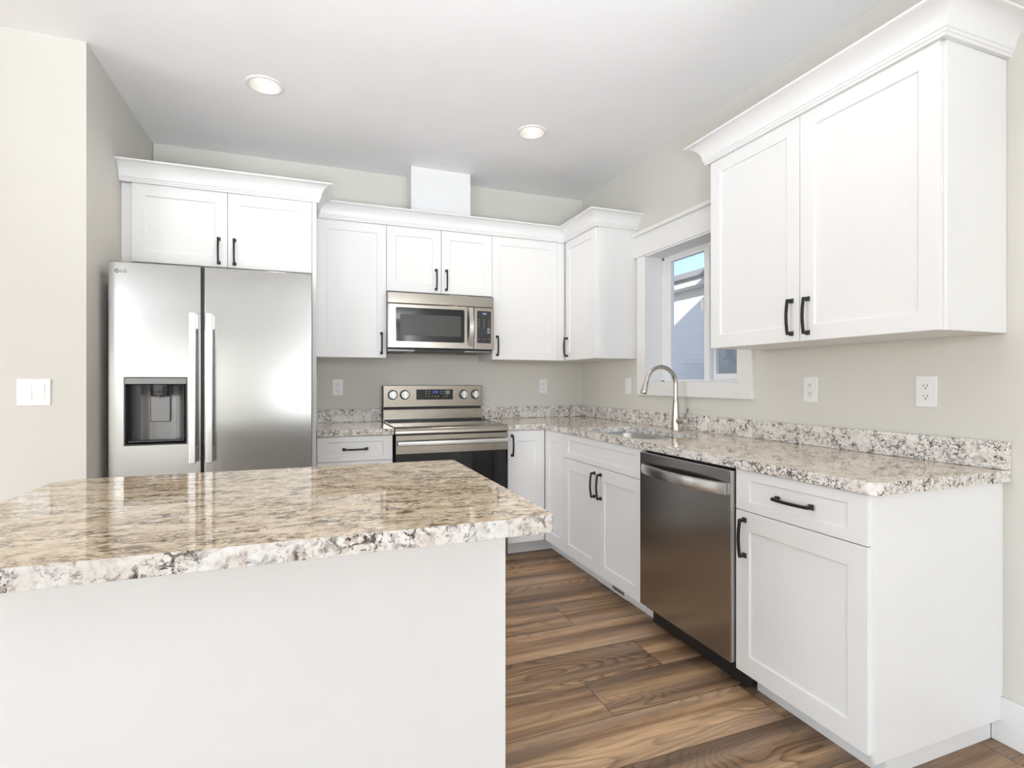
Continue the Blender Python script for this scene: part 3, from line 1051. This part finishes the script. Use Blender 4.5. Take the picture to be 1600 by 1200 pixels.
# ---- faucet
FX, FY = -0.103, -1.371
c = thing('faucet', 'brushed nickel gooseneck pull-down faucet behind the sink', 'faucet', (FX, FY, CT))
mb = MB()
mb.tube([(FX, FY, CT + 0.0003), (FX, FY, CT + 0.004), (FX, FY, CT + 0.01), (FX, FY, 0.985), (FX, FY, 1.04), (FX, FY, 1.096), (FX, FY, 1.1)], [0.029, 0.0285, 0.0265, 0.0245, 0.020, 0.0165, 0.0155], 28)
mb.build('body', 'nickel', c, smooth=True)
mb = MB()
rad = 0.106
pth = [(FX, FY, 1.098), (FX, FY, 1.15)]
for k in range(0, 21):
    t = R(168 * k / 20)
    pth.append((FX - rad + rad * math.cos(t), FY, 1.190 + rad * math.sin(t)))
mb.tube(pth, 0.0125, 20); mb.build('spout', 'nickel', c, smooth=True)
e = Vector(pth[-1]); d = (Vector(pth[-1]) - Vector(pth[-2])).normalized()
mb = MB()
mb.tube([e - d * 0.002, e + d * 0.002, e + d * 0.02, e + d * 0.062, e + d * 0.074, e + d * 0.0765], [0.0125, 0.0140, 0.0148, 0.0190, 0.0190, 0.0175], 22)
hd = mb.build('spray_head', 'nickel', c, smooth=True)
mb = MB(); mb.tube([e + d * 0.0762, e + d * 0.0772], 0.0150, 20); mb.build('nozzle_face', 'blackplastic', hd, smooth=True)
mb = MB()
mb.tube([(FX, FY - 0.02, 0.972), (FX, FY - 0.075, 0.975), (FX, FY - 0.086, 0.976)], [0.0165, 0.0165, 0.0155], 20)
hb = mb.build('handle', 'nickel', c, smooth=True)
mb = MB(); mb.tube([(FX, FY - 0.079, 0.983), (FX - 0.001, FY - 0.098, 1.020), (FX - 0.002, FY - 0.114, 1.052)], [0.0052, 0.0045, 0.0042], 12)
mb.build('lever', 'nickel', hb, smooth=True)

# ================================================================== REFRIGERATOR
FF = -0.931
c = thing('refrigerator', 'stainless side-by-side refrigerator with water dispenser in the left door', 'refrigerator', (-2.632, -0.48, 0))
mb = MB(); mb.box(-3.085, -2.18, -0.855, -0.06, 0.03, 1.775); mb.build('body', 'darkgrey', c, bevel=0.004)
mb = MB(); mb.box(-3.06, -2.20, -0.84, -0.75, 0.0, 0.06); mb.build('base_grille', 'blackplastic', c)
HX0, HX1, HZ0, HZ1 = -3.030, -2.765, 0.895, 1.227
mb = MB()
def fl(a0, a1, z0, z1, dd):
    return [(a0, FF + dd, z0), (a1, FF + dd, z0), (a1, FF + dd, z1), (a0, FF + dd, z1)]
mb.loft([fl(HX0, HX1, HZ0, HZ1, 0.068), fl(HX0, HX1, HZ0, HZ1, 0.0), fl(-3.096, -2.703, 0.07, 1.797, 0.0), fl(-3.096, -2.703, 0.07, 1.797, 0.068)], cap0=False, cap1=False)
ld = mb.build('door', 'steel_fridge', c, bevel=0.004, seg=3)
mb = MB(); mb.box(-2.687, -2.169, FF, FF + 0.068, 0.07, 1.797); rd = mb.build('door', 'steel_fridge', c, bevel=0.004, seg=3)
mb = MB(); mb.box(-2.712, -2.678, FF + 0.03, -0.80, 0.07, 1.79); mb.build('door_gasket', 'blackplastic', c)
def fr_handle(x0, x1, par):
    mb = MB()
    mb.box(x0, x1, FF - 0.055, FF - 0.037, 0.797, 1.556)
    mb.box(x0 + 0.003, x1 - 0.003, FF - 0.04, FF + 0.001, 1.478, 1.554)
    mb.box(x0 + 0.003, x1 - 0.003, FF - 0.04, FF + 0.001, 0.799, 0.875)
    mb.build('handle', 'steel_bright', par, bevel=0.003, seg=2)
fr_handle(-2.746, -2.717, ld)
fr_handle(-2.671, -2.642, rd)
# logo on the left door
def logo(par, face, F, a, z, h, mat, disc_mat=None):
    """round badge and the letters beside it"""
    mb = MB()
    s = 1 if face == 'B' else -1
    cx = a + s * h * 0.62
    n = 24
    # ring broken at the upper right, L + dot inside
    def pt(r, t, lift): return P(face, F, cx + s * r * math.cos(t), -lift, z + r * math.sin(t))
    for k in range(n):
        if k in (1, 2):
            continue
        t0, t1 = 2 * math.pi * k / n, 2 * math.pi * (k + 1) / n
        mb.face([pt(h * 0.40, t0, 0.0007), pt(h * 0.62, t0, 0.0007), pt(h * 0.62, t1, 0.0007), pt(h * 0.40, t1, 0.0007)])
    place = on_face(face, F, cx, z)
    for u0, u1, v0, v1 in ((-0.06, 0.06, -0.30, 0.30), (-0.06, 0.26, -0.30, -0.18), (-0.28, -0.14, 0.10, 0.24)):
        mb.face([place(u0 * h, v0 * h, 0.0003), place(u1 * h, v0 * h, 0.0003), place(u1 * h, v1 * h, 0.0003), place(u0 * h, v1 * h, 0.0003)])
    text_into(mb, 'LG', h * 1.32, on_face(face, F, a + s * h * 2.25, z))
    return mb.build('logo', mat, par)
logo(ld, 'B', FF, -3.071, 1.750, 0.0165, 'logo_grey')
# dispenser
D0 = FF + 0.066
mb = MB()
mb.loft([fl(HX0 - 0.003, HX1 + 0.003, HZ0 - 0.003, HZ1 + 0.003, -0.002), fl(HX0 + 0.004, HX1 - 0.004, HZ0 + 0.004, 1.196, -0.002), fl(HX0 + 0.008, HX1 - 0.008, HZ0 + 0.012, 1.192, 0.066)], cap0=False, cap1=True)
dp = mb.build('dispenser', 'dispenser_dark', ld)
mb = MB(); mb.box(HX0, HX1, FF - 0.004, FF + 0.004, 1.196, HZ1); mb.build('control_strip', 'dispenser', dp, bevel=0.0015)
mb = MB()
cv = []
for k in range(9):
    t = k / 8
    x = -2.972 + t * 0.190
    cv.append((x, D0 - 0.006 - 0.028 * (2 * t - 1) ** 6))
lp = [(x, y) for x, y in cv] + [(-2.782, D0 - 0.001), (-2.972, D0 - 0.001)]
mb.loft([[(x, y, 0.915) for x, y in lp], [(x, y, 1.19) for x, y in lp]]); mb.build('back_panel', 'dispenser', dp, smooth=True, angle=50)
mb = MB(); mb.tube([(-2.885, FF + 0.030, 1.194), (-2.885, FF + 0.030, 1.160), (-2.885, FF + 0.030, 1.158), (-2.885, FF + 0.030, 1.152), (-2.885, FF + 0.030, 1.138)], [0.046, 0.046, 0.043, 0.045, 0.043], 28)
mb.build('spout', 'dispenser_dark', dp, smooth=True)
mb = MB(); mb.tube([(-2.892, FF + 0.022, 1.140), (-2.892, FF + 0.022, 1.128)], [0.009, 0.006], 14); mb.build('nozzle', 'nickel', dp, smooth=True)
mb = MB(); frprism(mb, 'B', D0, -2.9345, -2.846, 1.004, 1.136, 0.008, -0.013, -0.009); mb.build('paddle_rim', 'blackplastic', dp)
mb = MB(); frprism(mb, 'B', D0, -2.9315, -2.849, 1.007, 1.133, 0.006, -0.0165, -0.0125); mb.build('paddle', 'dispenser', dp, bevel=0.001)
mb = MB(); mb.box(HX0 + 0.012, HX1 - 0.012, FF + 0.002, D0 - 0.004, 0.9075, 0.916); mb.build('drip_tray', 'dispenser_dark', dp, bevel=0.001)

# ================================================================== MICROWAVE
MX0, MX1, MY = -1.690, -0.937, -0.409
c = thing('microwave', 'stainless over-the-range microwave with black window and keypad', 'microwave', (-1.31, -0.2, 1.42))
mb = MB(); mb.box(MX0, MX1, -0.372, -0.002, 1.428, 1.8265); mb.build('body', 'blackplastic', c, bevel=0.002)
mb = MB(); mb.box(MX0, MX1, MY + 0.004, -0.372, 1.741, 1.8145); mb.build('vent_panel', 'steel', c, bevel=0.003)
mb = MB(); mb.box(MX0, -1.0855, MY, -0.372, 1.437, 1.738)
md = mb.build('door', 'steel', c, bevel=0.005, seg=3)
mb = MB(); frprism(mb, 'B', MY, -1.637, -1.157, 1.482, 1.713, 0.010, -0.0015, 0.002); mb.build('window_frame', 'blackglass', md)
mb = MB(); frprism(mb, 'B', MY, -1.608, -1.183, 1.524, 1.667, 0.003, -0.0022, 0.001); mb.build('window', 'mw_mesh', md)
mb = MB()
loops = []
for k in range(15):
    t = k / 14
    z = 1.462 + t * 0.270
    d = 0.012 + 0.026 * math.sin(math.pi * t)
    wd = 0.018
    loops.append([(-1.113 - wd, MY - d + 0.010, z), (-1.113 - wd * 0.85, MY - d, z), (-1.113 + wd * 0.85, MY - d, z), (-1.113 + wd, MY - d + 0.010, z)])
mb.loft(loops)
mb.box(-1.122, -1.104, MY - 0.012, MY + 0.001, 1.466, 1.490); mb.box(-1.122, -1.104, MY - 0.012, MY + 0.001, 1.704, 1.728)
mb.build('handle', 'steel_bright', md, smooth=True, angle=50)
logo(md, 'B', MY, -1.645, 1.4555, 0.0135, 'logo_light')
mb = MB(); mb.box(-1.0835, MX1, MY, -0.372, 1.437, 1.738); mc = mb.build('control_panel', 'steel', c, bevel=0.004, seg=3)
mb = MB(); frprism(mb, 'B', MY, -1.063, -0.960, 1.483, 1.713, 0.007, -0.0012, 0.002); mb.mi = 1
pl = lambda a, z: on_face('B', MY, a, z, 0.0016)
for i, row in enumerate((('1', '2', '3'), ('4', '5', '6'), ('7', '8', '9'))):
    for j, ch in enumerate(row):
        text_into(mb, ch, 0.009, pl(-1.047 + j * 0.021, 1.589 - i * 0.0155), 0.0002)
text_into(mb, '0', 0.009, pl(-1.026, 1.541), 0.0002)
for z in (1.650, 1.633, 1.618, 1.603, 1.512):
    for a, wd in ((-1.049, 0.010), (-1.013, 0.012), (-0.978, 0.009)):
        p = pl(a, z)
        mb.face([p(-wd / 2, -0.0016, 0.0002), p(wd / 2, -0.0016, 0.0002), p(wd / 2, 0.0016, 0.0002), p(-wd / 2, 0.0016, 0.0002)])
for z in (1.583, 1.562):
    p = pl(-0.978, z)
    mb.face([p(-0.010, -0.008, 0.0002), p(0.010, -0.008, 0.0002), p(0.010, 0.008, 0.0002), p(-0.010, 0.008, 0.0002)])
mb.build('keypad', ['blackplastic', 'mark'], mc)
mb = MB(); text_into(mb, '2:25', 0.016, pl(-1.008, 1.693), 0.0002); mb.build('clock_digits', 'led', mc)
# underside: grille filters and lamp recess
mb = MB(); mb.box(MX0 + 0.004, MX1 - 0.004, -0.385, -0.012, 1.4165, 1.4275); bt = mb.build('bottom_plate', 'dispenser', c)
mb = MB(); mb.box(-1.505, -1.150, -0.386, -0.25, 1.4140, 1.4275); mb.build('lamp_recess', 'slot', bt)
for x0 in (-1.665, -1.125):
    mb = MB(); mb.box(x0, x0 + 0.13, -0.36, -0.06, 1.4140, 1.4164); mb.build('grease_filter', 'darkgrey', bt)

# ================================================================== RANGE
RX0, RX1, RF = -1.677, -0.924, -0.668
c = thing('range', 'stainless freestanding electric range with black oven door glass', 'range', (-1.30, -0.35, 0))
mb = MB(); mb.box(RX0 + 0.001, RX1 - 0.001, -0.628, -0.03, 0.03, 0.898); mb.build('body', 'blackplastic', c)
mb = MB(); mb.box(RX0, RX1, -0.612, -0.09, 0.898, 0.917)
cg = mb.build('cooktop_glass', 'blackglass', c, bevel=0.002)
mb = MB()
prof = [(-0.612, 0.9205), (-0.645, 0.9190), (-0.660, 0.9145), (RF, 0.904), (RF, 0.879), (-0.612, 0.879)]
mb.loft([[(x, y, z) for y, z in prof] for x in (RX0 - 0.001, RX1 + 0.001)]); mb.build('front_trim', 'steel', c, smooth=True, angle=40)
mb = MB(); mb.box(RX0 - 0.0015, RX0 + 0.006, -0.612, -0.085, 0.90, 0.9205); mb.build('side_trim', 'steel', c)
mb = MB(); mb.box(RX1 - 0.006, RX1 + 0.0015, -0.612, -0.085, 0.90, 0.9205); mb.build('side_trim', 'steel', c)
mb = MB(); mb.box(RX0 + 0.002, RX1 - 0.002, RF, -0.628, 0.215, 0.867)
od = mb.build('oven_door', 'blackglass', c, bevel=0.003)
mb = MB(); mb.box(RX0 + 0.002, RX1 - 0.002, RF - 0.003, RF + 0.02, 0.751, 0.8675); mb.build('door_panel', 'steel', od, bevel=0.002)
mb = MB()
loops = []
for k in range(17):
    t = k / 16
    x = RX0 + 0.012 + t * (RX1 - RX0 - 0.024)
    d = 0.030 + 0.016 * math.sin(math.pi * t)
    loops.append([(x, RF - d + 0.008, 0.803), (x, RF - d, 0.807), (x, RF - d - 0.001, 0.818), (x, RF - d, 0.830), (x, RF - d + 0.008, 0.834)])
mb.loft(loops)
mb.box(RX0 + 0.014, RX0 + 0.04, RF - 0.03, RF, 0.808, 0.829); mb.box(RX1 - 0.04, RX1 - 0.014, RF - 0.03, RF, 0.808, 0.829)
mb.build('handle', 'steel_bright', od, smooth=True, angle=50)
mb = MB(); mb.box(RX0 + 0.002, RX1 - 0.002, RF, -0.628, 0.045, 0.205); mb.build('storage_drawer', 'steel', c, bevel=0.003)
for x in (RX0 + 0.05, RX1 - 0.05):
    for y in (-0.60, -0.08):
        mb = MB(); mb.tube([(x, y, 0.0), (x, y, 0.031)], 0.018, 12); mb.build('foot', 'blackplastic', c)
BG = -0.083
mb = MB(); mb.box(RX0, RX1, BG, -0.005, 1.019, 1.180)
bk = mb.build('backguard', 'steel', c, bevel=0.004, seg=2)
mb = MB(); mb.box(RX0, RX1, BG, -0.012, 0.917, 1.002); mb.build('backguard_base', 'steel', c, bevel=0.001)
mb = MB(); mb.box(RX0 + 0.006, RX1 - 0.006, BG - 0.008, BG, 0.917, 0.931); mb.build('rear_gasket', 'blackplastic', c)
mb = MB(); mb.box(RX0 + 0.002, RX1 - 0.002, BG + 0.02, -0.012, 1.001, 1.020); mb.build('vent_slot', 'slot', c)
mb = MB(); mb.box(RX0 - 0.002, RX0 + 0.001, BG + 0.001, -0.005, 0.90, 1.179); mb.build('side_cap', 'blackplastic', c)
for x in (-1.610, -1.522, -1.071, -0.978):
    mb = MB(); mb.mi = 2
    mb.tube([(x, BG, 1.111), (x, BG - 0.006, 1.111), (x, BG - 0.008, 1.111)], [0.0365, 0.0365, 0.034], 28)
    mb.mi = 0
    mb.tube([(x, BG - 0.007, 1.111), (x, BG - 0.026, 1.111), (x, BG - 0.028, 1.111)], [0.0315, 0.0295, 0.027], 28)
    mb.mi = 1
    mb.box(x - 0.004, x + 0.004, BG - 0.0405, BG - 0.027, 1.111 - 0.0275, 1.111 + 0.0275)
    mb.build('knob', ['steel_dark', 'steel_bright', 'darkgrey'], bk, smooth=True)
mb = MB(); frprism(mb, 'B', BG, -1.436, -1.156, 1.073, 1.150, 0.002, -0.0012, 0.002); mb.mi = 1
for z, spots in ((1.136, (-1.363, -1.340, -1.250, -1.228)), (1.119, (-1.363, -1.340, -1.248, -1.226)), (1.098, (-1.363, -1.340, -1.316, -1.292, -1.268, -1.226, -1.203))):
    for a in spots:
        p = on_face('B', BG, a, z, 0.0014)
        mb.face([p(-0.005, -0.0028, 0.0002), p(0.005, -0.0028, 0.0002), p(0.005, 0.0028, 0.0002), p(-0.005, 0.0028, 0.0002)])
p = on_face('B', BG, -1.197, 1.127, 0.0014)
mb.face([p(-0.016, -0.016, 0.0002), p(0.016, -0.016, 0.0002), p(0.016, 0.016, 0.0002), p(-0.016, 0.016, 0.0002)])
mb.build('display', ['blackglass', 'mark'], bk)
mb = MB(); text_into(mb, '2:24', 0.024, on_face('B', BG, -1.292, 1.130, 0.0014), 0.0002); mb.build('clock_digits', 'led_dim', bk)
logo(bk, 'B', BG, -1.651, 1.039, 0.017, 'logo_light')

# ================================================================== DISHWASHER
DX = -0.655
c = thing('dishwasher', 'stainless dishwasher with curved bar handle under the counter', 'dishwasher', (-0.33, -2.11, 0))
mb = MB(); mb.box(-0.615, -0.02, -2.406, -1.800, 0.09, 0.868); mb.build('body', 'blackplastic', c)
mb = MB(); mb.box(-0.575, -0.50, -2.408, -1.800, 0.012, 0.105); mb.build('kick_plate', 'blackplastic', c)
mb = MB(); mb.box(DX, -0.616, -2.4055, -1.8215 + 0.02, 0.119, 0.8645)
dd = mb.build('door', 'steel_dark', c, bevel=0.004, seg=3)
mb = MB()
loops = []
for k in range(21):
    t = k / 20
    y = -1.836 - t * 0.548
    d = 0.014 + 0.044 * math.sin(math.pi * t) ** 0.8
    zz = 0.789
    loops.append([(DX - d + 0.012, y, zz - 0.024), (DX - d, y, zz - 0.021), (DX - d - 0.003, y, zz), (DX - d, y, zz + 0.021), (DX - d + 0.012, y, zz + 0.024)])
mb.loft(loops)
mb.box(DX - 0.016, DX + 0.001, -1.862, -1.838, 0.772, 0.806); mb.box(DX - 0.016, DX + 0.001, -2.382, -2.358, 0.772, 0.806)
mb.build('handle', 'steel_bright', dd, smooth=True, angle=50)
for y in (-2.38, -1.83):
    mb = MB(); mb.tube([(-0.54, y, 0), (-0.54, y, 0.03)], 0.012, 10); mb.build('foot', 'blackplastic', c)

# ================================================================== ISLAND
c = thing('kitchen_island', 'white plain-panelled kitchen island base in the foreground', 'kitchen island', (-2.28, -2.42, 0))
mb = MB(); mb.box(-2.855, -1.712, -2.722, -2.115, 0.1, 0.875); mb.build('body', 'cab', c, bevel=0.001)
mb = MB(); mb.box(-2.860, -1.706, -2.735, -2.7225, 0.0, 0.875); mb.build('back_panel', 'cab', c, bevel=0.0015)
mb = MB(); mb.box(-2.84, -1.725, -2.72, -2.19, 0, 0.1); mb.build('toe_kick', 'cab', c)
for a0, a1 in ((-2.853, -2.475), (-2.472, -2.094), (-2.091, -1.714)):
    mb = MB()
    F = -2.0955
    lp = lambda ia, iz, y: [(a0 + ia, y, 0.101 + iz), (a1 - ia, y, 0.101 + iz), (a1 - ia, y, 0.872 - iz), (a0 + ia, y, 0.872 - iz)]
    mb.loft([lp(0, 0, F - 0.019), lp(0, 0, F), lp(0.062, 0.062, F), lp(0.0645, 0.0645, F - 0.007)])
    mb.build('door', 'cab', c, bevel=0.0012)
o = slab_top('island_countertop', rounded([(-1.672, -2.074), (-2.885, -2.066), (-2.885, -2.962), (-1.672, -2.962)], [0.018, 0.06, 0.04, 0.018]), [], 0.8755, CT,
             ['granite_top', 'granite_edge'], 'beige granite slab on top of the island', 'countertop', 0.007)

# ================================================================== ELECTRICAL
def outlet(face, F, a, z, label):
    o = thing('wall_outlet', label, 'electrical outlet', P(face, F, a, 0, z - 0.0585), 'duplex wall outlets')
    mb = MB(); frprism(mb, face, F, a - 0.0365, a + 0.0365, z - 0.0585, z + 0.0585, 0.004, -0.0055, -0.0003)
    pl_ = mb.build('cover_plate', 'plastic', o, bevel=0.002)
    for s in (-1, 1):
        mb = MB(); zc = z + s * 0.0195
        frprism(mb, face, F, a - 0.0165, a + 0.0165, zc - 0.014, zc + 0.014, 0.010, -0.0075, -0.005)
        rc = mb.build('receptacle', 'plastic', o, bevel=0.0006)
        mb = MB()
        for b0, b1 in ((-0.0075, -0.0055), (0.0055, 0.0075)):
            fbox(mb, face, F, a + b0, a + b1, -0.0079, -0.0072, zc - 0.001, zc + 0.008)
        fbox(mb, face, F, a - 0.0022, a + 0.0022, -0.0079, -0.0072, zc - 0.0095, zc - 0.005)
        mb.build('slots', 'slot', rc)
    return o
outlet('B', 0, -1.991, 1.167, 'white duplex outlet above the counter left of the range')
outlet('B', 0, -0.365, 1.170, 'white duplex outlet on the back wall right of the range')
outlet('R', 0, -2.210, 1.172, 'white duplex outlet just right of the window casing')
outlet('R', 0, -2.703, 1.171, 'white duplex outlet near the counter end, under the large cabinet')

def rocker(par, face, F, a, z, tilt):
    mb = MB()
    lo = [(a - 0.0165, z - 0.033), (a + 0.0165, z - 0.033), (a + 0.0165, z + 0.033), (a - 0.0165, z + 0.033)]
    dz = [(-0.0085 if tilt > 0 else -0.0062), (-0.0062 if tilt > 0 else -0.0085)]
    front = [P(face, F, q, dz[0] if w < z else dz[1], w) for q, w in lo]
    back = [P(face, F, q, -0.005, w) for q, w in lo]
    mb.loft([back, front])
    return mb.build('rocker', 'plastic', par, bevel=0.001)
o = thing('light_switch', 'white single rocker switch between corner cabinet and window', 'light switch', (0, -0.7065, 1.117))
mb = MB(); frprism(mb, 'R', 0, -0.743, -0.670, 1.117, 1.234, 0.004, -0.0055, -0.0003); mb.build('cover_plate', 'plastic', o, bevel=0.002)
rocker(o, 'R', 0, -0.7065, 1.1755, 1)
YL = -1.0866
o = thing('light_switch', 'white double rocker switch plate on the far left wall', 'light switch', (-3.3235, YL, 1.102))
mb = MB(); frprism(mb, 'B', YL, -3.384, -3.263, 1.102, 1.221, 0.004, -0.0055, -0.0003); mb.build('cover_plate', 'plastic', o, bevel=0.002)
rocker(o, 'B', YL, -3.3465, 1.1615, 1)
rocker(o, 'B', YL, -3.3005, 1.1615, -1)

# ---- recessed ceiling lamps
def downlight(x, y, label, energy=11):
    o = thing('recessed_light', label, 'ceiling light', (x, y, HC - 0.006), 'recessed ceiling lights')
    mb = MB()
    n = 40
    def ringz(r, z): return [(x + r * math.cos(2 * math.pi * k / n), y + r * math.sin(2 * math.pi * k / n), z) for k in range(n)]
    mb.loft([ringz(0.094, HC - 0.0005), ringz(0.093, HC - 0.004), ringz(0.084, HC - 0.0075), ringz(0.077, HC - 0.0065), ringz(0.075, HC - 0.004)], False, False)
    mb.build('trim_ring', 'plastic', o, smooth=True, angle=60)
    mb = MB()
    mb.loft([ringz(0.0752, HC - 0.0042), ringz(0.0735, HC + 0.002), ringz(0.0695, HC + 0.012), ringz(0.0500, HC + 0.058), ringz(0.0495, HC + 0.062)], False, False)
    mb.build('baffle', 'baffle', o, smooth=True, angle=60)
    mb = MB()
    mb.loft([ringz(0.0495, HC + 0.060), ringz(0.045, HC + 0.0585), ringz(0.02, HC + 0.058)], False, True)
    mb.build('lamp_lens', 'bulb', o, smooth=True)
    mb = MB()
    mb.loft([ringz(0.0753, HC + 0.001), ringz(0.0753, HC + 0.085)], False, True)
    mb.build('housing', 'darkgrey', o, smooth=True)
    light('SPOT', 'down_spot', (x, y, HC - 0.02), (0, 0, 0), energy, (1.0, 0.88, 0.74), spot_size=R(140), spot_blend=0.9, shadow_soft_size=0.05)
downlight(-2.399, -0.990, 'round recessed ceiling light nearer the refrigerator')
downlight(-0.892, -1.000, 'round recessed ceiling light nearer the sink window')
